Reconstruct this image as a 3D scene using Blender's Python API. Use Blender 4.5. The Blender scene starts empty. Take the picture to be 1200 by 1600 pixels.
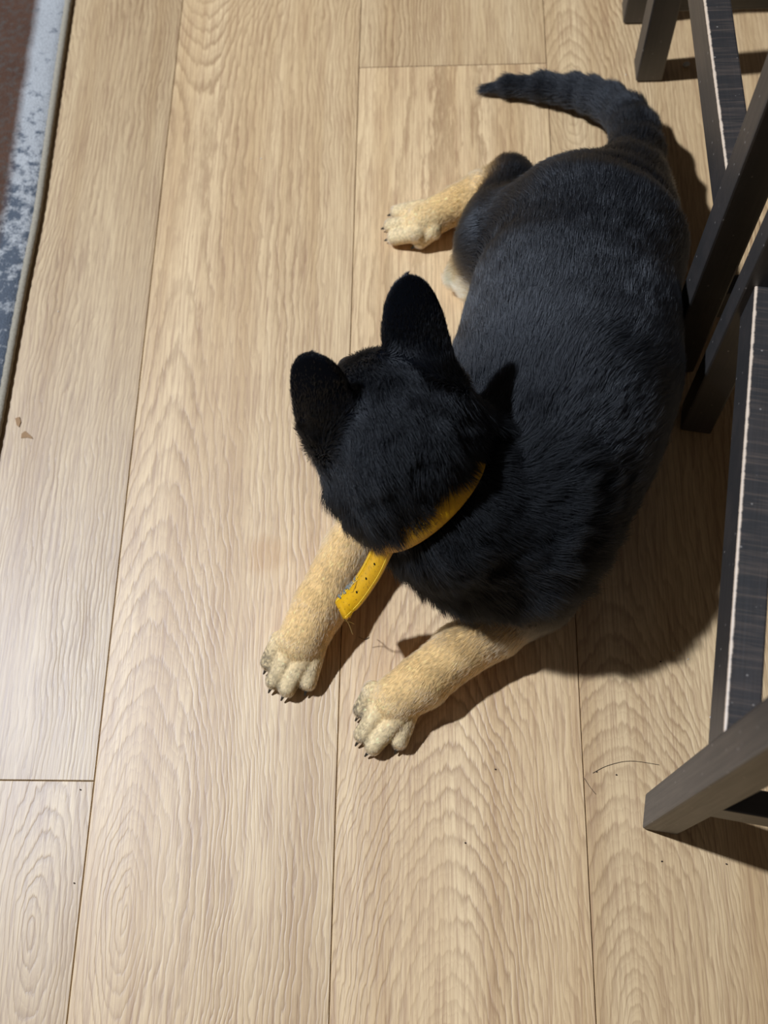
import bpy, bmesh, math, random
import numpy as np
from mathutils import Matrix, Vector
random.seed(7); RNG = np.random.default_rng(11)
C = bpy.context.scene
COL = C.collection

# ------------------------------------------------------------------ camera, light, exposure
CAM_H = 1.0857
FPX = 1709.5                                    # focal length in pixels of the 1200x1600 frame
CAM_R = np.array([[0.998724, 0.00327, 0.050391], [0.015994, 0.92604, -0.377087], [-0.047897, 0.377412, 0.924806]])
cd = bpy.data.cameras.new('camera'); cam = bpy.data.objects.new('camera', cd); COL.objects.link(cam)
cd.sensor_fit = 'VERTICAL'; cd.sensor_height = 36.0; cd.lens = FPX / 1600 * 36
m4 = Matrix([list(r) + [0] for r in CAM_R.tolist()] + [[0, 0, 0, 1]]); m4.translation = (0, 0, CAM_H)
cam.matrix_world = m4
cd.clip_start = 0.02; cd.clip_end = 50
cd.dof.use_dof = True; cd.dof.focus_distance = 1.02; cd.dof.aperture_fstop = 5.2
C.camera = cam

w = bpy.data.worlds.new('world'); C.world = w; w.use_nodes = True
bg = w.node_tree.nodes['Background']; bg.inputs[0].default_value = (1.0, 0.88, 0.78, 1); bg.inputs[1].default_value = 0.085

ld = bpy.data.lights.new('ceiling_lamp', 'POINT'); lamp = bpy.data.objects.new('ceiling_lamp', ld); COL.objects.link(lamp)
lamp.location = (-1.95, 0.85, 3.05); ld.energy = 680; ld.shadow_soft_size = 0.06; ld.color = (0.83, 0.95, 1.15)

vs = C.view_settings
C.display_settings.display_device = 'sRGB'
vs.view_transform = 'Standard'; vs.look = 'None'; vs.gamma = 1.0; vs.use_curve_mapping = False; vs.exposure = 0.0

# ------------------------------------------------------------------ helpers
def P(px, py, z):
    """world point at height z seen at a pixel of the photograph"""
    d = CAM_R @ np.array([px - 600.0, 800.0 - py, -FPX])
    k = (CAM_H - z) / -d[2]
    return np.array([d[0] * k, d[1] * k, z])

def link(o, parent=None):
    COL.objects.link(o)
    if parent is not None:
        o.parent = parent
    return o

def mesh_obj(name, bm, mat, parent=None, smooth=False):
    me = bpy.data.meshes.new(name); bm.normal_update(); bm.to_mesh(me); bm.free()
    if mat is not None: me.materials.append(mat)
    if smooth: me.polygons.foreach_set('use_smooth', [True] * len(me.polygons))
    return link(bpy.data.objects.new(name, me), parent)

def tag(o, label=None, cat=None, group=None, kind=None):
    if label: o['label'] = label
    if cat: o['category'] = cat
    if group: o['group'] = group
    if kind: o['kind'] = kind
    return o

def empty(name, loc=(0, 0, 0), rz=0.0):
    o = bpy.data.objects.new(name, None); o.location = loc; o.rotation_euler = (0, 0, rz); o.empty_display_size = 0.05
    return link(o)

def add_box(bm, lo, hi, bev=0.0, seg=2):
    g = bmesh.ops.create_cube(bm, size=1.0)
    vsx = g['verts']
    for v in vsx:
        v.co = Vector([lo[i] + (v.co[i] + 0.5) * (hi[i] - lo[i]) for i in range(3)])
    if bev > 0:
        es = list({e for v in vsx for e in v.link_edges})
        bmesh.ops.bevel(bm, geom=es, offset=bev, segments=seg, affect='EDGES', profile=0.6)
    return vsx

class NT:
    """small wrapper to write node trees briefly"""
    def __init__(s, name):
        s.m = bpy.data.materials.new(name); s.m.use_nodes = True
        s.t = s.m.node_tree; s.t.nodes.clear()
        s.out = s.t.nodes.new('ShaderNodeOutputMaterial')
    def put(s, sock, v):
        if isinstance(v, bpy.types.NodeSocket): s.t.links.new(v, sock)
        elif v is not None:
            try: sock.default_value = v
            except Exception: sock.default_value = (*v, 1.0)
    def math(s, op, a, b=None, c=None, clamp=False):
        n = s.t.nodes.new('ShaderNodeMath'); n.operation = op; n.use_clamp = clamp
        for i, v in enumerate((a, b, c)): 
            if v is not None: s.put(n.inputs[i], v)
        return n.outputs[0]
    def pos(s):
        return s.t.nodes.new('ShaderNodeNewGeometry').outputs['Position']
    def objco(s):
        return s.t.nodes.new('ShaderNodeTexCoord').outputs['Object']
    def sep(s, v):
        n = s.t.nodes.new('ShaderNodeSeparateXYZ'); s.put(n.inputs[0], v); return n.outputs
    def comb(s, x, y, z):
        n = s.t.nodes.new('ShaderNodeCombineXYZ')
        for i, v in enumerate((x, y, z)): s.put(n.inputs[i], v)
        return n.outputs[0]
    def scale(s, v, k):
        n = s.t.nodes.new('ShaderNodeVectorMath'); n.operation = 'MULTIPLY'; s.put(n.inputs[0], v); s.put(n.inputs[1], k); return n.outputs[0]
    def addv(s, v, k):
        n = s.t.nodes.new('ShaderNodeVectorMath'); n.operation = 'ADD'; s.put(n.inputs[0], v); s.put(n.inputs[1], k); return n.outputs[0]
    def noise(s, v, sc, det=2.0, rough=0.5, dist=0.0, dim='3D'):
        n = s.t.nodes.new('ShaderNodeTexNoise'); n.noise_dimensions = dim
        s.put(n.inputs['Vector'], v); n.inputs['Scale'].default_value = sc; n.inputs['Detail'].default_value = det
        n.inputs['Roughness'].default_value = rough; n.inputs['Distortion'].default_value = dist
        return n.outputs['Fac']
    def voronoi(s, v, sc, feature='F1'):
        n = s.t.nodes.new('ShaderNodeTexVoronoi'); n.feature = feature; s.put(n.inputs['Vector'], v); n.inputs['Scale'].default_value = sc
        return n.outputs['Distance']
    def ramp(s, f, stops, interp='LINEAR'):
        n = s.t.nodes.new('ShaderNodeValToRGB'); n.color_ramp.interpolation = interp
        e = n.color_ramp.elements
        while len(e) < len(stops): e.new(0.5)
        for i, (p, c) in enumerate(stops):
            e[i].position = p; e[i].color = (*c, 1.0) if not isinstance(c, (int, float)) else (c, c, c, 1.0)
        s.put(n.inputs[0], f); return n.outputs[0]
    def mix(s, f, a, b, mode='MIX'):
        n = s.t.nodes.new('ShaderNodeMix'); n.data_type = 'RGBA'; n.blend_type = mode
        s.put(n.inputs[0], f); s.put(n.inputs[6], a); s.put(n.inputs[7], b); return n.outputs[2]
    def maprange(s, f, a, b, c=0.0, d=1.0):
        n = s.t.nodes.new('ShaderNodeMapRange'); s.put(n.inputs[0], f)
        for i, v in enumerate((a, b, c, d)): s.put(n.inputs[1 + i], v)
        return n.outputs[0]
    def attr(s, name):
        n = s.t.nodes.new('ShaderNodeAttribute'); n.attribute_name = name; return n
    def bump(s, h, strength=0.2, dist=0.001):
        n = s.t.nodes.new('ShaderNodeBump'); n.inputs['Strength'].default_value = strength; n.inputs['Distance'].default_value = dist
        s.put(n.inputs['Height'], h); return n.outputs[0]
    def bsdf(s, color, rough=0.5, spec=0.5, normal=None, **kw):
        n = s.t.nodes.new('ShaderNodeBsdfPrincipled')
        s.put(n.inputs['Base Color'], color); s.put(n.inputs['Roughness'], rough); s.put(n.inputs['Specular IOR Level'], spec)
        if normal is not None: s.put(n.inputs['Normal'], normal)
        for k, v in kw.items(): s.put(n.inputs[k.replace('_', ' ')], v)
        s.t.links.new(n.outputs[0], s.out.inputs[0]); return s.m

def plain(name, color, rough=0.5, spec=0.4):
    return NT(name).bsdf(color, rough, spec)

def lin(r, g, b):
    f = lambda c: (c / 255 / 12.92) if c / 255 <= 0.04045 else ((c / 255 + 0.055) / 1.055) ** 2.4
    return (f(r), f(g), f(b))

def tube(name, path, r, mat, parent=None):
    bm = bmesh.new(); rows = []; path = np.array(path, float)
    for i in range(len(path)):
        t = path[min(i + 1, len(path) - 1)] - path[max(i - 1, 0)]; t = t / (np.linalg.norm(t) + 1e-9)
        a = np.cross(t, (0.3, 0.2, 1.0)); a /= np.linalg.norm(a); b = np.cross(t, a)
        rows.append([bm.verts.new(path[i] + r * (a * math.cos(q) + b * math.sin(q))) for q in (0, 1.571, 3.142, 4.712)])
    for a, b in zip(rows[:-1], rows[1:]):
        for j in range(4): bm.faces.new((a[j], a[(j + 1) % 4], b[(j + 1) % 4], b[j]))
    bm.faces.new(rows[0][::-1]); bm.faces.new(rows[-1]); bmesh.ops.recalc_face_normals(bm, faces=bm.faces)
    return mesh_obj(name, bm, mat, parent, True)

# ------------------------------------------------------------------ floor of oak planks
X0, PW = -0.3411, 0.24                           # first long joint and plank width
def oak(name, centres, seed, tone=1.0, freq=185.0, stain=None):
    """centres: (x, y, lengthwise squash, offset) of the eyes of the growth rings"""
    n = NT(name)
    p = n.addv(n.pos(), (0, 0, 0))
    wob = n.noise(n.addv(n.scale(p, (5.0, 1.6, 0)), (seed * 3.1, seed, 0)), 2.0, 3, 0.55)
    wob2 = n.noise(n.addv(n.scale(p, (30.0, 9.0, 0)), (seed, seed * 7.7, 0)), 2.0, 2, 0.5)
    rag = n.noise(n.addv(n.scale(p, (150.0, 26.0, 0)), (seed * 2.7, seed, 0)), 1.0, 3, 0.6)
    x, y, z = n.sep(p)
    x = n.math('ADD', x, n.math('MULTIPLY', n.math('SUBTRACT', wob, 0.5), 0.05))
    x = n.math('ADD', x, n.math('MULTIPLY', n.math('SUBTRACT', wob2, 0.5), 0.010))
    f = None
    for cx, cy, sq, off in centres:
        dx = n.math('SUBTRACT', x, cx); dy = n.math('MULTIPLY', n.math('TANH', n.math('DIVIDE', n.math('SUBTRACT', y, cy), 0.42)), sq * 0.42)
        r = n.math('SQRT', n.math('ADD', n.math('MULTIPLY', dx, dx), n.math('ADD', n.math('MULTIPLY', dy, dy), 1e-6)))
        r = n.math('ADD', r, off)
        f = r if f is None else n.math('SMOOTH_MIN', f, r, 0.02)
    ph = n.math('ADD', n.math('MULTIPLY', f, freq), n.math('ADD', n.math('MULTIPLY', n.math('SUBTRACT', rag, 0.5), 1.1), n.math('MULTIPLY', n.math('SINE', n.math('MULTIPLY', f, 61.0)), 0.9)))
    saw = n.math('FRACT', ph)
    ring = n.ramp(saw, [(0.0, 0.2), (0.10, 0.0), (0.55, 0.25), (0.86, 1.0), (1.0, 0.2)])
    fine = n.math('FRACT', n.math('MULTIPLY', ph, 2.0))
    fine = n.ramp(fine, [(0.0, 0.0), (0.75, 0.4), (0.9, 1.0), (1.0, 0.0)])
    amp = n.noise(n.addv(n.scale(p, (14.0, 2.2, 0)), (seed * 1.3, 4.0, 0)), 1.0, 2, 0.6)
    amp = n.maprange(amp, 0.32, 0.66, 0.12, 1.15)
    ampf = n.noise(n.addv(n.scale(p, (9.0, 1.4, 0)), (seed * 2.3, 9.0, 0)), 1.0, 2, 0.6)
    ampf = n.maprange(ampf, 0.35, 0.65, 0.1, 1.0)
    streak = n.noise(n.addv(n.scale(p, (420.0, 11.0, 0)), (seed, 0, 0)), 1.0, 3, 0.6)
    broad = n.noise(n.addv(n.scale(p, (26.0, 0.9, 0)), (seed * 5.0, 0, 0)), 1.0, 3, 0.5)
    pore = n.noise(n.addv(n.scale(p, (900.0, 42.0, 0)), (0, seed, 0)), 1.0, 1, 0.5)
    pore = n.ramp(pore, [(0.60, 0.0), (0.70, 1.0)])
    base = n.mix(n.maprange(broad, 0.36, 0.64), lin(229, 194, 142), lin(206, 168, 116))
    base = n.mix(n.math('MULTIPLY', n.math('MULTIPLY', ring, amp), 0.64), base, lin(146, 109, 67))
    base = n.mix(n.math('MULTIPLY', n.math('MULTIPLY', fine, ampf), 0.30), base, lin(150, 108, 72))
    base = n.mix(n.math('MULTIPLY', n.maprange(streak, 0.44, 0.70), 0.66), base, lin(158, 116, 78))
    base = n.mix(n.math('MULTIPLY', pore, 0.25), base, lin(120, 84, 54))
    if stain:
        sx, sy, sr, sc, amt = stain
        q = n.addv(p, (-sx, -sy, 0)); q = n.scale(q, (1, 1, 0))
        ln = n.t.nodes.new('ShaderNodeVectorMath'); ln.operation = 'LENGTH'; n.put(ln.inputs[0], q)
        d = n.math('ADD', ln.outputs['Value'], n.math('MULTIPLY', n.math('SUBTRACT', n.noise(p, 60, 2), 0.5), 0.02))
        base = n.mix(n.math('MULTIPLY', n.maprange(d, sr, sr * 0.4), amt), base, sc)
    hs = n.t.nodes.new('ShaderNodeHueSaturation'); hs.inputs['Value'].default_value = tone; hs.inputs['Saturation'].default_value = 0.97
    n.put(hs.inputs['Color'], base)
    h = n.math('ADD', n.math('MULTIPLY', n.math('MULTIPLY', ring, amp), -1.0), n.math('MULTIPLY', streak, -0.7))
    return n.bsdf(hs.outputs[0], 0.48, 0.72, n.bump(h, 0.30, 0.0006))

g = lambda px, py: P(px, py, 0)
floor_bm = bmesh.new(); add_box(floor_bm, (-1.6, -0.9, -0.03), (1.4, 2.4, -0.009))
floor = mesh_obj('floor', floor_bm, plain('underlay', (0.03, 0.024, 0.02), 0.9)); tag(floor, 'light oak laminate plank floor', kind='structure')
def plank(x0, x1, y0, y1, mat):
    gap = 0.00035
    bm = bmesh.new()
    add_box(bm, (x0 + gap, y0 + gap, -0.009), (x1 - gap, y1 - gap, 0.0))
    top = [e for e in bm.edges if all(abs(v.co.z) < 1e-6 for v in e.verts)]
    bmesh.ops.bevel(bm, geom=top, offset=0.0006, segments=1, affect='EDGES')
    return mesh_obj('plank', bm, mat, floor)
def row(k, joints, mats):
    x0 = X0 + (k - 1) * PW; ys = [-0.85] + joints + [2.35]
    for i in range(len(ys) - 1):
        plank(x0, x0 + PW, ys[i], ys[i + 1], mats[i % len(mats)])
def xy(px, py): q = g(px, py); return float(q[0]), float(q[1])
c1 = xy(196, 1440); c1b = xy(345, -230)
oak_a = oak('oak_a', [(*c1, 0.27, 0.0), (*c1b, 0.30, 0.01)], 1.0, stain=(*xy(415, 868), 0.028, lin(178, 126, 62), 0.4), tone=0.95)
c2 = xy(700, 1760)
oak_b = oak('oak_b', [(*c2, 0.34, 0.0)], 2.0, 1.06)
c3 = xy(1000, 1640); c3b = xy(960, 1175)
oak_c = oak('oak_c', [(*c3, 0.34, 0.0), (*xy(900, 170), 0.30, 0.0)], 3.0, 0.98)
oak_d = oak('oak_d', [(*xy(40, 200), 0.22, 0.03), (*xy(-150, 900), 0.2, 0.0)], 4.0, 0.74)
oak_e = oak('oak_e', [(*xy(50, 1460), 0.24, 0.0)], 5.0, 0.80)
oak_f = oak('oak_f', [(xy(600, 60)[0] - 0.25, 1.4, 0.06, 0.0)], 6.0, 0.93)
oak_g = oak('oak_g', [(xy(700, 200)[0] - 0.2, 1.2, 0.06, 0.0)], 7.0, 1.02)
oak_h = oak('oak_h', [(0.6, 0.7, 0.3, 0.0)], 8.0, 0.98)
J1, J2 = 0.1569, 1.0612
row(-3, [0.9], [oak_h, oak_f]); row(-2, [0.2, 1.4], [oak_g, oak_h, oak_e]); row(-1, [0.75], [oak_f, oak_g])
row(0, [J1, 1.53], [oak_e, oak_d, oak_g])
row(1, [-0.42, 1.95], [oak_g, oak_a, oak_f])
row(2, [-0.31, J2], [oak_h, oak_b, oak_f])
# the plank between the second and third joint holds two pieces of grain: its near part and the pale end under the tail
row(3, [-0.55, 1.75], [oak_f, oak_c, oak_h])
row(4, [0.35, 1.2], [oak_h, oak_g, oak_d]); row(5, [0.8], [oak_f, oak_e]); row(6, [0.1, 1.5], [oak_g, oak_h, oak_f])

# ------------------------------------------------------------------ rug
def rug():
    root = empty('rug', (-0.62, 0.9, 0.0))
    tag(root, 'faded brown rug with pale grey border and cream bound edge on the oak floor', 'rug')
    n = NT('rug_pile'); p = n.pos()
    x, y, z = n.sep(p)
    n1 = n.noise(p, 26, 4, 0.65); n2 = n.noise(p, 120, 3, 0.6); n3 = n.noise(p, 500, 2, 0.6)
    at = n.attr('edge_distance'); d = at.outputs['Fac']
    dn = n.math('ADD', d, n.math('MULTIPLY', n.math('SUBTRACT', n1, 0.5), 0.008))
    inner = n.maprange(dn, 0.034, 0.047)
    brown = n.mix(n1, lin(98, 70, 54), lin(66, 45, 35))
    brown = n.mix(n.maprange(n2, 0.45, 0.7), brown, lin(84, 74, 66))
    grey = n.mix(n1, lin(180, 178, 174), lin(158, 156, 152))
    bl = n.math('MULTIPLY', n.maprange(n.math('ADD', n.noise(p, 75, 3, 0.7), n.maprange(y, 1.08, 0.66, -0.14, 0.17)), 0.45, 0.62), 0.9)
    grey = n.mix(bl, grey, lin(66, 74, 84))
    col = n.mix(inner, grey, brown)
    col = n.mix(n.maprange(n3, 0.4, 0.8, 0, 0.35), col, lin(60, 56, 52))
    pile_m = n.bsdf(col, 0.95, 0.1, n.bump(n3, 0.8, 0.002))
    nb = NT('rug_binding'); bx = nb.noise(nb.scale(nb.pos(), (1, 1, 1)), 420, 2)
    bind_m = nb.bsdf(nb.mix(bx, lin(168, 156, 136), lin(126, 116, 98)), 0.9, 0.1, nb.bump(bx, 0.6, 0.001))
    edge = [P(119, -60, 0.004), P(109, 0, 0.004), P(84, 170, 0.004), P(60, 338, 0.004), P(37, 450, 0.004), P(17, 560, 0.004), P(-2, 670, 0.004), P(-34, 830, .004), P(-64, 960, .004)]
    pts = []
    far = edge[0] + (edge[0] - edge[1]) * 6
    ed = [far] + edge
    for a, b in zip(ed[:-1], ed[1:]):
        k = max(2, int(np.linalg.norm(b - a) / 0.006))
        for i in range(k): pts.append(a + (b - a) * i / k)
    pts.append(ed[-1]); pts = np.array(pts)
    # smooth the run of the edge
    for _ in range(30): pts[1:-1] = (pts[:-2] + 2 * pts[1:-1] + pts[2:]) / 4
    offs = [0.0, 0.003, 0.007, 0.012, 0.018, 0.026, 0.036, 0.048, 0.062, 0.08, 0.12, 0.2, 0.4, 0.75]
    me = bpy.data.meshes.new('pile'); V = []; D = []
    base = np.array(root.location)
    for q in pts:
        for o in offs:
            dome = 0.009 * (1 - math.exp(-o / 0.004)) + 0.0005
            V.append((q[0] - o - base[0], q[1] + o * 0.18 - base[1], dome + (RNG.random() - .5) * 0.0012)); D.append(o)
    W = len(offs); F = [(i * W + j, i * W + j + 1, (i + 1) * W + j + 1, (i + 1) * W + j) for i in range(len(pts) - 1) for j in range(W - 1)]
    me.from_pydata(V, [], F); at = me.attributes.new('edge_distance', 'FLOAT', 'POINT'); at.data.foreach_set('value', D)
    me.materials.append(pile_m); me.polygons.foreach_set('use_smooth', [True] * len(F))
    me.update(); o = link(bpy.data.objects.new('pile', me), root)
    # bound edge: a rounded welt with whip stitches
    bm = bmesh.new(); rings = []
    for i, q in enumerate(pts):
        r = 0.0052 + 0.0004 * math.sin(i * 2.4)
        ring = [bm.verts.new((q[0] + r * 0.95 * math.cos(t) - 0.001 - base[0], q[1] - base[1], max(0.0003, 0.0048 + r * math.sin(t)))) for t in np.linspace(0, 2 * math.pi, 10, endpoint=False)]
        rings.append(ring)
    for a, b in zip(rings[:-1], rings[1:]):
        for j in range(10): bm.faces.new((a[j], a[(j + 1) % 10], b[(j + 1) % 10], b[j]))
    tag(mesh_obj('bound_edge', bm, bind_m, root, True), 'cream stitched edge')
rug()

# ------------------------------------------------------------------ bar stools
def dark_wood(name, axis, wear=0.0, half=(0, 0)):
    n = NT(name); p = n.objco(); x, y, z = n.sep(p)
    sc = {'z': (260, 260, 9), 'y': (260, 9, 260), 'x': (9, 260, 260)}[axis]
    gr = n.noise(n.scale(p, sc), 1.0, 3, 0.6)
    big = n.noise(p, 22, 3, 0.6)
    col = n.mix(gr, lin(50, 46, 43), lin(29, 26, 24))
    col = n.mix(n.maprange(big, 0.45, 0.75, 0, 0.5), col, lin(66, 56, 50))
    sp = n.voronoi(n.scale(p, (90, 90, 60)), 1.0)
    col = n.mix(n.math('MULTIPLY', n.maprange(sp, 0.10, 0.05), 0.6), col, lin(150, 140, 130))
    h = gr
    if wear > 0:                                  # scuffed foot rail: cross scratches on top, bare wood along the upper arris
        sx = {'y': (14, 330, 14), 'x': (330, 14, 14)}[axis]
        scr = n.noise(n.scale(p, sx), 1.0, 3, 0.7)
        up = n.maprange(z, half[1] - 0.003, half[1] - 0.0005)
        col = n.mix(n.math('MULTIPLY', n.math('MULTIPLY', n.maprange(scr, 0.5, 0.72), up), 0.45), col, lin(104, 86, 72))
        a = x if axis == 'y' else y
        ex = n.math('ABSOLUTE', n.math('ADD', a, half[0])); ez = n.math('ABSOLUTE', n.math('SUBTRACT', z, half[1]))
        ed = n.math('ADD', ex, ez)
        ed = n.math('ADD', ed, n.math('MULTIPLY', n.math('SUBTRACT', n.noise(n.scale(p, sx), 0.35, 3, 0.7), 0.5), 0.003))
        col = n.mix(n.math('MULTIPLY', n.maprange(ed, 0.0026, 0.0014), wear), col, lin(214, 188, 160))
        h = n.math('ADD', gr, n.math('MULTIPLY', scr, up))
    return n.bsdf(col, n.maprange(gr, 0, 1, 0.38, 0.58), 0.9, n.bump(h, 0.25, 0.0006))
LEG_M = dark_wood('espresso_leg', 'z'); SEAT_M = dark_wood('espresso_seat', 'x')
RAIL_M = dark_wood('espresso_rail', 'x')
def stool(a, b, label, width=0.38, foot_l=0.033, wear=0.95):
    """a, b: floor points of the near left and far left legs' outer front corners"""
    a = np.array(a); b = np.array(b); d = b - a; L = float(np.hypot(*d)); rz = math.atan2(-d[0], d[1])
    root = empty('bar_stool', (float(a[0]), float(a[1]), 0.0), rz)
    tag(root, label, 'stool', 'dark bar stools in a row')
    s = foot_l
    def leg(x, y):
        bm = bmesh.new(); add_box(bm, (-s / 2, -s / 2, 0.0), (s / 2, s / 2, 0.615), 0.0022)
        o = mesh_obj('leg', bm, LEG_M, root); o.location = (x + s / 2, y + s / 2, 0.002)
        f = bmesh.new(); add_box(f, (-s / 2 + .003, -s / 2 + .003, 0.0), (s / 2 - .003, s / 2 - .003, 0.0025)); 
        fo = mesh_obj('foot_glide', f, GLIDE_M, o); fo.location = (0, 0, -0.002)
    for x in (0, width - s):
        for y in (0, L): leg(x, y)
    t, hgt, zb = 0.026, 0.052, 0.228
    ro = 0.008
    def rail(lo, hi, mat, nm='foot_rail', lab=None):
        c = [(lo[i] + hi[i]) / 2 for i in range(3)]
        bm = bmesh.new(); add_box(bm, [lo[i] - c[i] for i in range(3)], [hi[i] - c[i] for i in range(3)], 0.0018)
        o = mesh_obj(nm, bm, mat, root); o.location = c
        if lab: tag(o, lab)
    m = dark_wood('espresso_footrest', 'y', wear, (t / 2, hgt / 2))
    rail((ro, s - .002, zb), (ro + t, L + .002, zb + hgt), m, 'foot_rail', 'scuffed foot rail with bare wood along its edge')
    rail((width - ro - t, s - .002, zb), (width - ro, L + .002, zb + hgt), RAIL_M)
    for y in (0, L): rail((s - .002, y + .006, 0.105), (width - s + .002, y + .006 + .022, 0.15), RAIL_M, 'cross_rail')
    for y in (0, L): rail((s - .002, y + .005, 0.55), (width - s + .002, y + .005 + .022, 0.61), RAIL_M, 'apron')
    for x in (0.005, width - .027): rail((x, s - .002, 0.55), (x + .022, L + .002, 0.61), RAIL_M, 'apron')
    bm = bmesh.new(); add_box(bm, (-.012, -.012, 0.616), (width + .012, L + s + .012, 0.65), 0.008, 3)
    mesh_obj('seat', bm, SEAT_M, root)
GLIDE_M = plain('glide', (0.01, 0.01, 0.01), 0.6)
stool((0.191, 0.117), (0.262, 0.537), 'dark wooden bar stool nearest the camera, beside the puppy\'s chest and front paw')
stool((0.250, 0.608), (0.2485, 1.0255), 'dark wooden bar stool standing beside the puppy\'s hips and curled tail')
stool((0.2390, 1.122), (0.245, 1.54), 'dark wooden bar stool farthest along, only its near leg foot in view beyond the tail')

# ------------------------------------------------------------------ puppy: one body surface from blended round cones
BLACK, TAN, CREAM, GREY = 0, 1, 2, 3
prims = []
def rc(a, b, ra, rb, k, col=BLACK, flow=None, fur=0.016, lay=0.35, curl=0.0):
    a = a if isinstance(a, np.ndarray) else P(*a); b = b if isinstance(b, np.ndarray) else P(*b)
    fl = (b - a) if flow is None else np.array(P(*flow[1]) - P(*flow[0]))
    prims.append(dict(kind='cone', a=a, b=b, ra=ra, rb=rb, k=k, col=col, flow=fl / (np.linalg.norm(fl) + 1e-9), fur=fur, lay=lay, curl=curl))
back = ((850, 700, .2), (930, 400, .2))
# trunk
rc((812, 780, .108), (846, 685, .110), .081, .093, .05, fur=.022, lay=.45, curl=1)
rc((850, 685, .110), (888, 575, .107), .094, .099, .05, fur=.016, lay=.25)
rc((884, 575, .107), (896, 470, .102), .099, .091, .05, fur=.013, lay=.18)
rc((896, 470, .102), (928, 380, .096), .091, .078, .05, fur=.013, lay=.18)
rc((940, 370, .097), (952, 338, .092), .080, .056, .05, fur=.014, lay=.2)
# right haunch, lower leg, hind foot
rc((885, 353, .098), (784, 388, .063), .064, .050, .04, fur=.013, lay=.2)
rc((786, 345, .052), (802, 300, .042), .040, .030, .03, fur=.013, lay=.25)
rc((772, 385, .045), (796, 282, .034), .036, .024, .02, fur=.012, lay=.3)
rc((796, 276, .034), (802, 268, .030), .020, .015, .015, col=BLACK, fur=.014, lay=.5)
rc((752, 297, .031), (715, 319, .028), .0225, .021, .015, col=TAN, fur=.007, lay=.2)
rc((715, 319, .028), (660, 347, .021), .0215, .0215, .005, col=TAN, fur=.007, lay=.2)
rc((745, 432, .028), (728, 428, .024), .026, .020, .02, col=CREAM, flow=((760, 420, .03), (715, 440, .03)), fur=.016, lay=.4)
# left haunch (far side)
rc((966, 348, .080), (982, 430, .054), .050, .041, .04, fur=.014, lay=.25)
rc((838, 652, .180), (888, 577, .187), .030, .028, .014, flow=back, fur=.018, lay=.3, curl=.5)
rc((925, 562, .186), (978, 602, .160), .024, .022, .012, flow=((925, 562, .186), (978, 640, .16)), fur=.016, lay=.3, curl=.5)
# tail
tail = [(980, 285, .088, .040), (992, 245, .072, .030), (992, 210, .058, .0255), (978, 182, .047, .0225), (955, 163, .039, .0200), (930, 152, .033, .0182), (902, 143, .028, .0165), (852, 136, .021, .0135), (800, 134, .016, .0095), (762, 138, .010, .0035)]
for p0, p1 in zip(tail[:-1], tail[1:]):
    rc(p0[:3], p1[:3], p0[3], p1[3], .03 if p0[0] == 980 else .006, fur=.016, lay=.22, curl=.45)
# chest and shoulders
rc((735, 862, .098), (800, 820, .10), .048, .07, .04, flow=((690, 760, .2), (750, 930, .1)), fur=.026, lay=.5, curl=1)
rc((668, 800, .095), (700, 790, .11), .045, .05, .04, flow=((660, 740, .2), (640, 880, .1)), fur=.024, lay=.45, curl=1)
rc((822, 842, .09), (836, 915, .052), .054, .036, .03, fur=.018, lay=.4, curl=.6)
# left foreleg (nearer the stools)
rc((838, 935, .040), (775, 982, .034), .030, .0275, .018, col=GREY, fur=.010, lay=.2)
rc((775, 984, .034), (718, 1017, .031), .0280, .0268, .005, col=TAN, fur=.008, lay=.2)
rc((718, 1017, .031), (660, 1065, .027), .0268, .0264, .005, col=TAN, fur=.008, lay=.2)
rc((660, 1065, .028), (622, 1091, .024), .0264, .0252, .005, col=TAN, fur=.007, lay=.2)
# right foreleg (under the head)
rc((660, 740, .10), (588, 775, .055), .04, .030, .03, fur=.012, lay=.3)
rc((588, 775, .055), (545, 860, .038), .028, .0245, .018, col=TAN, fur=.010, lay=.25)
rc((545, 860, .038), (499, 948, .031), .0268, .0264, .005, col=TAN, fur=.008, lay=.2)
rc((499, 948, .031), (472, 1000, .024), .0264, .0252, .005, col=TAN, fur=.007, lay=.2)
# toes
TOES = []
def toe(b, t, r0=.0105, r1=.0092, zb=.024, zt=.0125, col=CREAM):
    rc((*b, zb), (*t, zt), r0, r1, .0018, col=col, fur=.0045, lay=.25)
    TOES.append((P(*b, zb), P(*t, zt), r1))
toe((438, 1001), (421, 1034)); toe((452, 1020), (429, 1063)); toe((475, 1028), (449, 1075)); toe((494, 1011), (481, 1065))
toe((583, 1080), (566, 1108)); toe((595, 1106), (567, 1147)); toe((620, 1124), (584, 1165)); toe((641, 1105), (624, 1156))
hind = dict(col=CREAM, r0=.0105, r1=.0092)
toe((662, 325), (622, 332), **hind); toe((655, 346), (612, 353), **hind); toe((652, 364), (617, 371), **hind); toe((676, 360), (657, 376), **hind)
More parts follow.
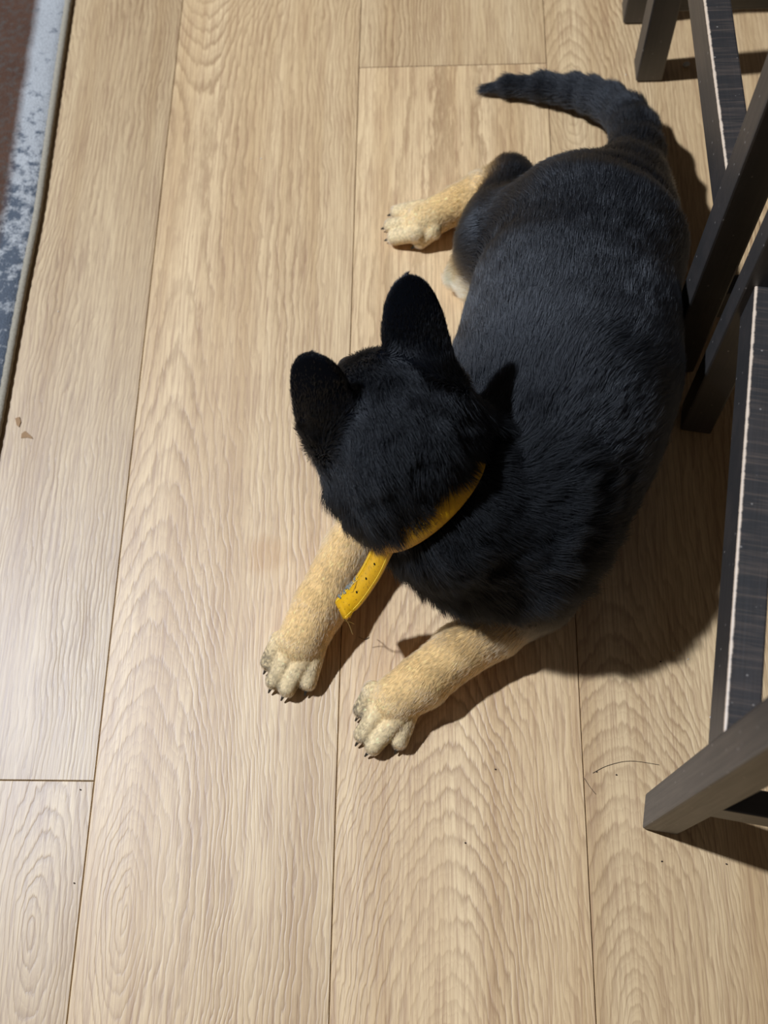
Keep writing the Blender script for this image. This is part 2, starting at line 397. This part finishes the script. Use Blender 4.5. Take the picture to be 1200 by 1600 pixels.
# neck and head
NECK_C = np.array([-.013, .382, .197]); NECK_AX = np.array([.655, -.469, -.592]) / np.linalg.norm([.655, -.469, -.592])
rc(P(630, 696, .235), NECK_C - NECK_AX * .03, .052, .049, .03, fur=.022, lay=.45, curl=1)
rc(NECK_C - NECK_AX * .03, NECK_C + NECK_AX * .035, .049, .050, .03, fur=.022, lay=.45, curl=1)
rc((738, 782, .165), (795, 785, .140), .046, .066, .03, fur=.026, lay=.5, curl=1)
rc((690, 790, .165), (790, 800, .125), .050, .080, .04, fur=.026, lay=.5, curl=1)
rc((600, 642, .248), (618, 690, .245), .050, .052, .03, fur=.013, lay=.40, curl=1)
rc((596, 626, .235), (602, 648, .25), .034, .044, .025, fur=.008, lay=.25)
rc((570, 688, .225), (612, 758, .205), .036, .038, .025, flow=((540, 640, .25), (570, 800, .2)), fur=.022, lay=.5, curl=1)
rc((672, 640, .235), (700, 690, .205), .033, .04, .03, flow=((650, 600, .25), (720, 720, .2)), fur=.020, lay=.45, curl=1)
rc((560, 590, .168), (588, 620, .215), .0185, .031, .02, fur=.004, lay=.2)
rc((558, 608, .158), (582, 626, .195), .015, .026, .015, fur=.004, lay=.2)

def unit(v): return v / np.linalg.norm(v)
def ear(base, tip, hw, k, cup=6.0, th=.0032, twist=(0, 0, 0)):
    a = P(*base); b = P(*tip); v = unit(b - a)
    tocam = unit(np.array([0, 0, CAM_H]) - a) + np.array(twist)
    wv = unit(tocam - v * np.dot(tocam, v)); u = np.cross(v, wv)
    prims.append(dict(kind='ear', a=a, b=b, L=float(np.linalg.norm(b - a)), v=v, u=u, w=wv, hw=hw, th=th, cup=cup, k=k, col=BLACK, flow=v, fur=.005, lay=.15, curl=0, ra=hw + .012, rb=hw))
rc((662, 610, .258), (660, 588, .268), .028, .022, .02, fur=.010, lay=.3, curl=.8)
rc((524, 664, .256), (514, 640, .270), .027, .020, .02, fur=.010, lay=.3, curl=.8)
ear((664, 612, .268), (636, 430, .335), .0275, .012, twist=(.25, 0, 0))
ear((512, 672, .265), (486, 552, .340), .0255, .012, cup=7.0, twist=(-.35, 0, 0))

def sd(pr, X):
    """distance of the points X (n,3) to one primitive"""
    if pr['kind'] == 'cone':
        ab = pr['b'] - pr['a']; t = np.clip(((X - pr['a']) @ ab) / (ab @ ab + 1e-12), 0, 1)
        q = X - pr['a'] - t[:, None] * ab
        return np.sqrt(np.einsum('ij,ij->i', q, q)) - (pr['ra'] + (pr['rb'] - pr['ra']) * t)
    q = X - pr['a']; v = q @ pr['v']; u = q @ pr['u']; ww = q @ pr['w']
    t = v / pr['L']; tc = np.clip(t, 0.0, 1.0)
    hw = pr['hw'] * (1.05 + .05 * tc) * np.sqrt(np.clip(1 - tc ** 3.2, 0, 1))
    wo = ww + pr['cup'] * u * u
    rr = .0022
    du = np.maximum(np.abs(u) - hw + rr, 0); dw = np.maximum(np.abs(wo) - pr['th'] - .004 * (1 - tc) + rr, 0)
    dv = np.maximum(np.maximum(t - 1, -t) * pr['L'], 0)
    return np.sqrt(du * du + dw * dw + dv * dv) - rr

def field():
    VX = 0.0021
    lo = np.min([np.minimum(p['a'] - p['ra'], p['b'] - p['rb']) for p in prims], 0) - .015
    hi = np.max([np.maximum(p['a'] + p['ra'], p['b'] + p['rb']) for p in prims], 0) + .015
    lo[2] = -0.006
    n = np.ceil((hi - lo) / VX).astype(int) + 1
    F = np.full(n, 0.06, np.float32)
    ax = [lo[i] + VX * np.arange(n[i]) for i in range(3)]
    for p in prims:
        mg = p['k'] + 3 * VX
        l = np.minimum(p['a'] - p['ra'], p['b'] - p['rb']) - mg; h = np.maximum(p['a'] + p['ra'], p['b'] + p['rb']) + mg
        if p['kind'] == 'ear': l -= .015; h += .015
        i0 = np.clip(np.floor((l - lo) / VX).astype(int), 0, n - 1); i1 = np.clip(np.ceil((h - lo) / VX).astype(int) + 1, 1, n)
        sl = tuple(slice(i0[i], i1[i]) for i in range(3))
        G = np.stack(np.meshgrid(*(ax[i][sl[i]] for i in range(3)), indexing='ij'), -1)
        d = sd(p, G.reshape(-1, 3)).reshape(G.shape[:3]).astype(np.float32)
        c = F[sl]; k = p['k']
        hh = np.maximum(k - np.abs(d - c), 0) / k
        F[sl] = np.minimum(d, c) - hh * hh * k * 0.25
    Z = ax[2][None, None, :]
    F = np.maximum(F, (0.0015 - Z).astype(np.float32))
    return F, lo, VX

def surface_nets(F, lo, VX):
    n = np.array(F.shape); ins = F < 0
    c = np.zeros(n - 1, np.int8)
    offs = [(i, j, k) for i in (0, 1) for j in (0, 1) for k in (0, 1)]
    for i, j, k in offs: c += ins[i:n[0] - 1 + i, j:n[1] - 1 + j, k:n[2] - 1 + k]
    act = (c > 0) & (c < 8); idx = -np.ones(n - 1, np.int64); cells = np.argwhere(act); idx[act] = np.arange(len(cells))
    S = np.zeros((len(cells), 3)); Wt = np.zeros(len(cells))
    for a in range(3):
        for o in offs:
            if o[a]: continue
            o2 = list(o); o2[a] = 1
            f0 = F[tuple((cells + o).T)]; f1 = F[tuple((cells + o2).T)]
            m = (f0 < 0) != (f1 < 0)
            t = np.where(m, f0 / np.where(m, f0 - f1, 1), 0)
            pt = np.array(o, float)[None].repeat(len(cells), 0); pt[:, a] += t
            S += pt * m[:, None]; Wt += m
    V = (cells + S / Wt[:, None]) * VX + lo
    Q = []
    for a in range(3):
        b, cc = (a + 1) % 3, (a + 2) % 3
        s0 = [slice(1, -1)] * 3; s1 = [slice(1, -1)] * 3
        s0[a] = slice(0, -1); s1[a] = slice(1, None)
        f0 = ins[tuple(s0)]; f1 = ins[tuple(s1)]
        e = np.argwhere(f0 != f1)
        fl = f0[tuple(e.T)]
        st = np.array([1, 1, 1]); st[a] = 0; e = e + st
        def cell(db, dc):
            q = e.copy(); q[:, b] -= db; q[:, cc] -= dc
            return idx[tuple(q.T)]
        q = np.stack([cell(1, 1), cell(0, 1), cell(0, 0), cell(1, 0)], 1)
        q[~fl] = q[~fl][:, ::-1]; Q.append(q)
    Q = np.concatenate(Q); Q = Q[(Q >= 0).all(1)]
    return V, Q

def snoise(X, f, seed):
    """cheap smooth vector noise made of sines"""
    r = np.random.default_rng(seed); o = np.zeros((len(X), 3))
    for i in range(5):
        K = r.normal(size=(3, 3)) * f * (1 + .45 * i); ph = r.random(3) * 6.28
        o += np.sin(X @ K + ph) / (1 + .3 * i)
    return o / 2.2

FLD, LO, VX = field()
def sample(X):
    """trilinear distance and outward normal of the body field"""
    def val(Y):
        q = np.clip((Y - LO) / VX, 0, np.array(FLD.shape) - 1.001); i = q.astype(int); f = q - i; r = 0
        for a in (0, 1):
            for b in (0, 1):
                for c in (0, 1):
                    r = r + (f[:, 0] if a else 1 - f[:, 0]) * (f[:, 1] if b else 1 - f[:, 1]) * (f[:, 2] if c else 1 - f[:, 2]) * FLD[i[:, 0] + a, i[:, 1] + b, i[:, 2] + c]
        return r
    e = 0.004; d = val(X)
    gr = np.stack([val(X + e * np.eye(3)[i]) - val(X - e * np.eye(3)[i]) for i in range(3)], 1)
    return d, gr / (np.linalg.norm(gr, axis=1)[:, None] + 1e-9)

def traits(X, tau=.0065):
    """blend colour weights, flow, fur length and lay over the primitives near each point"""
    D = np.stack([sd(p, X) for p in prims], 1)
    Wt = np.exp(-(D - D.min(1)[:, None]) / tau); Wt /= Wt.sum(1)[:, None]
    W2 = np.exp(-(D - D.min(1)[:, None]) / .012); W2 /= W2.sum(1)[:, None]
    colw = np.stack([Wt[:, [i for i, p in enumerate(prims) if p['col'] == c]].sum(1) for c in range(4)], 1)
    flow = W2 @ np.array([p['flow'] for p in prims])
    return colw, flow, W2 @ np.array([p['fur'] for p in prims]), W2 @ np.array([p['lay'] for p in prims]), W2 @ np.array([p['curl'] for p in prims])

PAL = np.array([(0.0020, 0.0024, 0.0036), (0.76, 0.475, 0.195), (0.76, 0.56, 0.30), (0.11, 0.10, 0.085)])
def coat(X, colw, seed):
    r = np.random.default_rng(seed); nz = snoise(X, 60, 5)[:, 0]
    cw = colw.copy()
    # the dark outer toes and toe tips, shade painted with dark fur into the toe gaps, the mix where black runs into tan
    c = (cw ** 1.5 / (cw ** 1.5).sum(1)[:, None])
    pick = c * np.exp(r.normal(size=c.shape) * .5) + 1e-9; pick /= pick.sum(1)[:, None]
    col = pick @ PAL
    light = pick[:, 1] + pick[:, 2]
    col *= np.clip(1 + (.08 * nz + .16 * r.normal(size=len(X))) * (.3 + .7 * light), .3, 1.8)[:, None]
    for q, rad, amt in FUR_MARKS_GAP_SHADE:
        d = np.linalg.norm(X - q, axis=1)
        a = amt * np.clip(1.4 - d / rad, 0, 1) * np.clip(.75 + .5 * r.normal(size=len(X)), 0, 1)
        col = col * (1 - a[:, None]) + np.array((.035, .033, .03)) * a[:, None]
    return np.clip(col, .0004, .9)
FUR_MARKS_GAP_SHADE = [(P(*q, .011), .0085, .9) for q in ((427, 1052), (441, 1073), (466, 1074), (436, 1036), (456, 1054), (477, 1050), (564, 1128), (577, 1158), (605, 1166), (580, 1118), (596, 1142), (620, 1138))] + [(P(556, 1098, .014), .019, .8), (P(557, 1142, .010), .016, .75), (P(577, 1172, .006), .012, .5), (P(414, 1028, .014), .018, .75), (P(421, 1066, .010), .015, .7), (P(444, 1086, .006), .011, .4), (P(600, 350, .006), .014, .5),  # toe gaps first: painted shade plus dark fur; then dark toe markings
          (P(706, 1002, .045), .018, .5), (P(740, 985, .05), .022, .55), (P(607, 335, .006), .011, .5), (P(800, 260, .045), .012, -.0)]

def puppy():
    V, Q = surface_nets(FLD, LO, VX)
    root = empty('puppy', (0.0, 0.55, 0.0))
    base = np.array([0.0, 0.55, 0.0])
    tag(root, 'black and tan shepherd puppy lying on the oak floor, seen from behind its raised ears', 'dog')
    me = bpy.data.meshes.new('body'); me.from_pydata((V - base).tolist(), [], Q.tolist()); me.update()
    me.polygons.foreach_set('use_smooth', [True] * len(me.polygons))
    colw, *_ = traits(V)
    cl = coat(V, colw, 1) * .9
    a = me.attributes.new('coat', 'FLOAT_COLOR', 'POINT'); a.data.foreach_set('color', np.concatenate([cl, np.ones((len(V), 1))], 1).astype(np.float32).ravel())
    n = NT('puppy_skin'); me.materials.append(n.bsdf(n.attr('coat').outputs['Color'], 0.85, 0.04))
    body = link(bpy.data.objects.new('body', me), root)
    # ---------------- fur
    A, B_, Cc, Dd = V[Q[:, 0]], V[Q[:, 1]], V[Q[:, 2]], V[Q[:, 3]]
    ar = np.linalg.norm(np.cross(Cc - A, Dd - B_), axis=1) * .5; cen = (A + B_ + Cc + Dd) / 4
    nrm = np.cross(Cc - A, Dd - B_); nrm /= np.linalg.norm(nrm, axis=1)[:, None] + 1e-12
    view = np.array([0, 0, CAM_H]) - cen; view /= np.linalg.norm(view, axis=1)[:, None]
    vis = np.einsum('ij,ij->i', nrm, view)
    wt = ar * np.where(vis > -.35, 1.0, .25) * (cen[:, 2] > .004) * (nrm[:, 2] > -.8)
    N = 420000
    fi = RNG.choice(len(Q), N, p=wt / wt.sum())
    u, v = RNG.random((2, N, 1))
    R0 = (A[fi] * (1 - u) + B_[fi] * u) * (1 - v) + (Dd[fi] * (1 - u) + Cc[fi] * u) * v
    colw, flow, fur, lay, curl = traits(R0)
    d, nm = sample(R0)
    keep = ~((COLLAR_D(R0) < .0125)) 
    nose_d = np.linalg.norm(R0 - NOSE, axis=1); keep &= nose_d > .012
    for q in EYES: keep &= np.linalg.norm(R0 - q, axis=1) > .0095
    R0, colw, flow, fur, lay, curl, nm = (q[keep] for q in (R0, colw, flow, fur, lay, curl, nm)); N = len(R0)
    tg = flow - nm * np.einsum('ij,ij->i', flow, nm)[:, None]
    tg /= np.linalg.norm(tg, axis=1)[:, None] + 1e-6
    clump = snoise(R0, 95, 21); big = snoise(R0, 28, 22)
    jit = clump * (.14 + .30 * curl)[:, None] + big * (.10 + .14 * curl)[:, None] + RNG.normal(size=(N, 3)) * .10
    tg = tg + jit - nm * np.einsum('ij,ij->i', jit, nm)[:, None]; tg /= np.linalg.norm(tg, axis=1)[:, None] + 1e-6
    ang = np.clip(lay + .10 * RNG.normal(size=N) + curl * (.18 + .16 * clump[:, 1]), .06, 1.25)
    Ln = fur * (.75 + .5 * RNG.random(N)) * np.clip(1 + .25 * clump[:, 0] * curl, .5, 1.6)
    K = 5
    pts = np.zeros((N, K, 3)); pts[:, 0] = R0 - nm * .001
    wav = snoise(R0, 180, 33)
    for s in range(1, K):
        a_s = ang * (1.25 - .75 * s / (K - 1))
        dr = tg * np.cos(a_s)[:, None] + nm * np.sin(a_s)[:, None] + wav * (.10 * curl * math.sin(s * 1.7))[:, None]
        pts[:, s] = pts[:, s - 1] + dr * (Ln / (K - 1))[:, None]
    pts[:, :, 2] = np.maximum(pts[:, :, 2], .0012)
    hc = bpy.data.hair_curves.new('fur'); hc.add_curves([K] * N)
    hc.attributes['position'].data.foreach_set('vector', (pts - base).astype(np.float32).ravel())
    light = colw[:, 1] + colw[:, 2]
    rad = np.array([1.0, .95, .8, .55, .12])[None] * (.00017 + .00003 * RNG.random(N) - .00003 * light)[:, None]
    (hc.attributes.get('radius') or hc.attributes.new('radius', 'FLOAT', 'POINT')).data.foreach_set('value', rad.astype(np.float32).ravel())
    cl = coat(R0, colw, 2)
    cl = cl * (1 - .72 * np.clip(curl, 0, 1) * colw[:, 0])[:, None]
    at = hc.attributes.new('fluff', 'FLOAT', 'CURVE'); at.data.foreach_set('value', curl.astype(np.float32))
    at = hc.attributes.new('coat', 'FLOAT_COLOR', 'CURVE'); at.data.foreach_set('color', np.concatenate([cl, np.ones((N, 1))], 1).astype(np.float32).ravel())
    n = NT('puppy_fur'); h = n.t.nodes.new('ShaderNodeBsdfHairPrincipled'); h.model = 'CHIANG'; h.parametrization = 'COLOR'
    n.put(h.inputs['Color'], n.attr('coat').outputs['Color']); n.put(h.inputs['Roughness'], n.maprange(n.attr('fluff').outputs['Fac'], 0, 1, .36, .55)); h.inputs['Radial Roughness'].default_value = .45
    h.inputs['Coat'].default_value = 0.0; n.put(h.inputs['IOR'], n.maprange(n.attr('fluff').outputs['Fac'], 0, 1, 1.74, 1.38)); h.inputs['Random Roughness'].default_value = .2
    n.t.links.new(h.outputs[0], n.out.inputs[0]); hc.materials.append(n.m)
    o = link(bpy.data.objects.new('fur', hc), root); o['kind'] = 'stuff'; o['label'] = 'black and tan fur'
    # ---------------- nose, eyes, claws
    def blob(name, c, r, mat, sc=(1, 1, 1), parent=root, label=None):
        bm = bmesh.new(); bmesh.ops.create_icosphere(bm, subdivisions=3, radius=r)
        for vv in bm.verts: vv.co = Vector((vv.co.x * sc[0], vv.co.y * sc[1], vv.co.z * sc[2]))
        o = mesh_obj(name, bm, mat, parent, True); o.location = Vector(c - base); 
        if label: tag(o, label)
        return o
    nn = NT('nose_leather'); nv = nn.voronoi(nn.objco(), 900)
    nose_m = nn.bsdf((.012, .012, .014), .38, .5, nn.bump(nv, .4, .0006))
    blob('nose', NOSE, .0125, nose_m, (1.05, .9, .85), label='black wet nose')
    eye_m = plain('eye_brown', (.02, .010, .006), .08, .6)
    for q in EYES: blob('eye', q, .0085, eye_m)
    claw_m = plain('claw', (.012, .011, .010), .35, .5)
    for b, t, r in TOES:
        dv = unit((t - b) * np.array([1, 1, .6])); bm = bmesh.new()
        bmesh.ops.create_cone(bm, cap_ends=True, segments=8, radius1=.0027, radius2=.0008, depth=.009)
        o = mesh_obj('claw', bm, claw_m, root, True)
        q = t + dv * (r + .0002); q[2] = max(q[2] - .003, .0035)
        o.location = Vector(q - base); o.rotation_euler = Vector(dv * np.array([1, 1, 1]) + np.array([0, 0, -.35])).to_track_quat('Z', 'Y').to_euler()

NOSE = P(548, 574, .165)
def eye_points():
    c = P(588, 618, .226); f = unit(NOSE - P(600, 650, .250)); sd_ = unit(np.cross(f, (0, 0, 1.0))); upv = np.cross(sd_, f); out = []
    for s in (-1, 1):
        dr = unit(sd_ * s + f * .45 + upv * .35); rr = np.linspace(0, .08, 160); d, _ = sample(c + rr[:, None] * dr)
        i = int(np.argmax(d > -.0035)); out.append(c + rr[i] * dr)
    return out
EYES = eye_points()

# ------------------------------------------------------------------ collar
def spline(pts, n):
    pts = np.array(pts); m = len(pts); out = []
    for i in range(m - 1):
        p0, p1, p2, p3 = pts[max(i - 1, 0)], pts[i], pts[i + 1], pts[min(i + 2, m - 1)]
        for t in np.linspace(0, 1, n, endpoint=False):
            out.append(.5 * (2 * p1 + (p2 - p0) * t + (2 * p0 - 5 * p1 + 4 * p2 - p3) * t ** 2 + (3 * p1 - p0 - 3 * p2 + p3) * t ** 3))
    out.append(pts[-1]); return np.array(out)
def ring_path():
    up = unit(np.array([0, 0, 1]) - NECK_AX * NECK_AX[2]); sd_ = np.cross(NECK_AX, up); out = []
    for t in np.linspace(0, 2 * math.pi, 72, endpoint=False):
        dr = up * math.cos(t) + sd_ * math.sin(t)
        rr = np.linspace(.03, .13, 120); X = NECK_C + rr[:, None] * dr; d, _ = sample(X)
        i = int(np.argmax(d > 0.0035)) if (d > .0035).any() else 60
        out.append(min(max(rr[i] + .002, .0545), .0615))
    out = np.array(out)
    for _ in range(12): out = (np.roll(out, 1) + out * 2 + np.roll(out, -1)) / 4
    return [NECK_C + r * (up * math.cos(t) + sd_ * math.sin(t)) for r, t in zip(out, np.linspace(0, 2 * math.pi, 72, endpoint=False))]
RING = np.array(ring_path())
def COLLAR_D(X):
    out = np.full(len(X), 1.0)
    near = np.linalg.norm(X - NECK_C, axis=1) < .14
    ii = np.nonzero(near)[0]
    for s in range(0, len(ii), 20000):
        j = ii[s:s + 20000]
        D = np.linalg.norm(X[j][:, None] - RING[None, ::2], axis=2).min(1)
        out[j] = np.where(D < .022, np.abs((X[j] - NECK_C) @ NECK_AX), 1.0)
    return out
def ribbon(bm, path, wdir, wid, th):
    path = np.array(path); n = len(path); rows = []
    for i in range(n):
        t = unit(path[min(i + 1, n - 1)] - path[max(i - 1, 0)]); wv = wdir[i] - t * np.dot(wdir[i], t); wv = unit(wv); nv = np.cross(t, wv)
        hw, ht = wid[i] / 2, th / 2
        prof = [(-hw, -ht), (-hw, ht * .4), (-hw + .0008, ht), (hw - .0008, ht), (hw, ht * .4), (hw, -ht)]
        rows.append([bm.verts.new(path[i] + wv * a + nv * b) for a, b in prof])
    for a, b in zip(rows[:-1], rows[1:]):
        for j in range(6): bm.faces.new((a[j], a[(j + 1) % 6], b[(j + 1) % 6], b[j]))
    return rows
def collar():
    root = empty('dog_collar', tuple(NECK_C)); base = NECK_C
    tag(root, 'yellow leather collar around the puppy\'s neck with a chewed loose strap end', 'collar')
    n = NT('yellow_leather'); p = n.pos(); a = n.noise(p, 90, 3, .6); b = n.noise(p, 700, 2, .6)
    col = n.mix(a, lin(222, 168, 12), lin(206, 146, 6)); col = n.mix(n.maprange(n.noise(p, 330, 3, .75), .58, .68, 0, .85), col, lin(110, 74, 14))
    lea = n.bsdf(col, .42, .45, n.bump(b, .3, .0006))
    stitch_m = plain('stitch', lin(244, 206, 70), .7, .2); dark = plain('hole_dark', (.006, .005, .004), .8, .1); grey_m = plain('chewed_felt', lin(120, 118, 108), .9, .1)
    thread_m = plain('thread', lin(214, 190, 130), .8, .1)
    bm = bmesh.new(); path = np.concatenate([RING, RING[:1]]) - base
    rows = ribbon(bm, path, [NECK_AX] * len(path), [.021] * len(path), .0028)
    bmesh.ops.recalc_face_normals(bm, faces=bm.faces)
    mesh_obj('band', bm, lea, root, True)
    sp = spline([P(612, 836, .200), P(597, 862, .172), P(579, 896, .140), P(557, 928, .108), P(532, 954, .088)], 9)
    side = []
    for i, q in enumerate(sp):
        t = unit(sp[min(i + 1, len(sp) - 1)] - sp[max(i - 1, 0)]); tc = unit(np.array([-.25, -.1, 1.0])); side.append(np.cross(t, tc))
    bm = bmesh.new(); wid = [.0225] * (len(sp) - 3) + [.0220, .0205, .0180]
    rows = ribbon(bm, sp - base, side, wid, .0030)
    bm.faces.new(rows[0]); bm.faces.new(rows[-1][::-1]); bmesh.ops.recalc_face_normals(bm, faces=bm.faces)
    for r in rows[-6:]:
        r[0].co += Vector(RNG.normal(size=3) * .0007); r[1].co += Vector(RNG.normal(size=3) * .0009); r[2].co += Vector(RNG.normal(size=3) * .0006)
    strap = mesh_obj('strap_end', bm, lea, root, True)
    def frame(i):
        t = unit(sp[min(i + 1, len(sp) - 1)] - sp[max(i - 1, 0)]); s = unit(side[i] - t * np.dot(side[i], t)); return t, s, np.cross(t, s)
    def up_of(i):
        t, s, nv = frame(i); return nv if nv[2] > 0 else -nv
    # stitches along both edges
    for sgn in (-1, 1):
        bm = bmesh.new()
        for i in range(1, len(sp) - 2):
            for f in (0.15, 0.6):
                t, s, nv = frame(i); q = sp[i] * (1 - f) + sp[i + 1] * f + s * sgn * .0092 + up_of(i) * .0016 - base
                vv = bmesh.ops.create_cube(bm, size=1)['verts']
                for v in vv: v.co = Vector(q + t * v.co.x * .0013 + s * v.co.y * .0006 + up_of(i) * v.co.z * .0006)
        o = mesh_obj('stitching', bm, stitch_m, strap); o['kind'] = 'stuff'
    for i in (14, 20, 26):
        bm = bmesh.new(); bmesh.ops.create_cone(bm, cap_ends=True, segments=12, radius1=.0013, radius2=.0013, depth=.0006)
        o = mesh_obj('hole', bm, dark, strap); o.location = Vector(sp[i] + up_of(i) * .0015 - base); o.rotation_euler = Vector(up_of(i)).to_track_quat('Z', 'Y').to_euler()
    # chewed patch of backing felt at the outer edge
    bm = bmesh.new()
    for i in range(23, 33):
        t, s, nv = frame(i); sg = 1 if s[0] < 0 else -1
        for _ in range(4):
            vv = bmesh.ops.create_icosphere(bm, subdivisions=1, radius=.0012 * (.5 + random.random()))['verts']
            q = sp[i] + s * sg * (.0092 + .0025 * random.random()) + t * RNG.normal() * .001 + up_of(i) * (.0004 + .001 * random.random()) - base
            for v in vv: v.co = Vector(np.array(v.co) * [1, 1.5, .7] + q)
    tag(mesh_obj('chewed_edge', bm, grey_m, strap, True), 'grey felt showing where chewed')
    for k, line in enumerate(([P(533, 955, .09), P(538, 965, .075), P(545, 975, .05), P(551, 991, .03)], [P(530, 952, .09), P(536, 968, .07), P(547, 972, .05), P(553, 975, .035)], [P(545, 922, .112), P(552, 912, .118), P(560, 905, .12), P(548, 915, .118)])):
        tube('thread', spline(line, 6) - base, .00035, thread_m, strap)
puppy()
collar()

# ------------------------------------------------------------------ bits lying on the floor
def crumb(px, py, r, mat, label, name='crumb', flat=.6, group=None):
    bm = bmesh.new(); bmesh.ops.create_icosphere(bm, subdivisions=2 if r > .002 else 1, radius=r)
    for v in bm.verts:
        k = 1 + .25 * math.sin(v.co.x * 2.1 / r + px) * math.cos(v.co.y * 1.7 / r + py)
        v.co = Vector((v.co.x * k, v.co.y * k * .85, v.co.z * flat))
    o = mesh_obj(name, bm, mat, None, True); q = P(px, py, 0); o.location = (q[0], q[1], r * flat * .95)
    tag(o, label, name.replace('_', ' '), group)
white = plain('crumb_white', (.75, .72, .66), .7); brown_c = plain('crumb_brown', (.05, .03, .02), .8); pebble_m = plain('crumb_pale', (.42, .40, .36), .7)
crumb(1071, 103, .0045, pebble_m, 'pale grey pebble-like crumb in the shadow beside the far stool leg', 'crumb')
crumb(1110, 1121, .0012, white, 'white crumb beside the nearest stool\'s foot rail', 'crumb')
for px, py, wh in ((91, 487, 'between the rug edge and the first plank joint'), (408, 248, 'above the puppy\'s ears, mid floor'), (978, 117, 'beside the far stool\'s leg foot'),
                   (1053, 1017, 'at the edge of the puppy\'s shadow'), (945, 880, 'inside the puppy\'s shadow'), (1075, 1030, 'between the puppy\'s shadow and the foot rail')):
    crumb(px, py, .0008, white, 'tiny pale speck ' + wh, 'crumb', group='pale specks on the floor')
for px, py, wh in ((932, 1206, 'at the end of the long shed hair'), (963, 1211, 'under the long shed hair'), (1135, 1350, 'below the nearest stool leg\'s shadow'), (1034, 1346, 'just below the nearest stool leg\'s foot'),
                   (774, 1202, 'right of the puppy\'s lower paw'), (126, 1234, 'just below the end joint of the left planks'), (116, 1380, 'on the long joint, low at the left'), (727, 1317, 'below the puppy\'s paws, mid plank'), (1032, 1034, 'above the nearest stool leg, in the light')):
    crumb(px, py, .0010, brown_c, 'tiny dark speck ' + wh, 'crumb', group='dark specks on the floor')
def leaf_bit(px, py, shape, label):
    bm = bmesh.new(); c = P(px, py, 0)
    top = [bm.verts.new((P(px + a, py + b, 0) - c).tolist()[:2] + [.0009 + .0004 * math.sin(i)]) for i, (a, b) in enumerate(shape)]
    f = bm.faces.new(top); r = bmesh.ops.extrude_face_region(bm, geom=[f]); 
    for v in [q for q in r['geom'] if isinstance(q, bmesh.types.BMVert)]: v.co.z = .0003
    bmesh.ops.recalc_face_normals(bm, faces=bm.faces)
    o = mesh_obj('dried_flake', bm, plain('flake', lin(146, 112, 76), .8)); o.location = c; tag(o, label, 'flake')
leaf_bit(28, 658, [(-4, -4), (3, -6), (5, 2), (2, 10), (-2, 6)], 'small brown dried flake on the floor by the rug')
leaf_bit(41, 680, [(-7, -2), (-1, -6), (8, 2), (11, 6), (2, 4), (-8, 5)], 'larger brown dried flake on the floor below the rug\'s edge')
def loose_hair(line, label):
    q = spline([P(x, y, .0006) for x, y in line], 6); c = q[0].copy()
    o = tube('loose_hair', q - c, .00022, HAIR_M); o.location = c; tag(o, label, 'hair')
HAIR_M = plain('shed_hair', (.03, .022, .016), .5)
loose_hair([(926, 1208), (950, 1196), (985, 1189), (1030, 1195)], 'long dark shed hair curved on the floor left of the nearest stool')
loose_hair([(913, 1216), (922, 1230), (931, 1241)], 'short dark shed hair across the plank joint')
loose_hair([(560, 995), (570, 999), (577, 996)], 'tiny curled shed hair between the front paws')
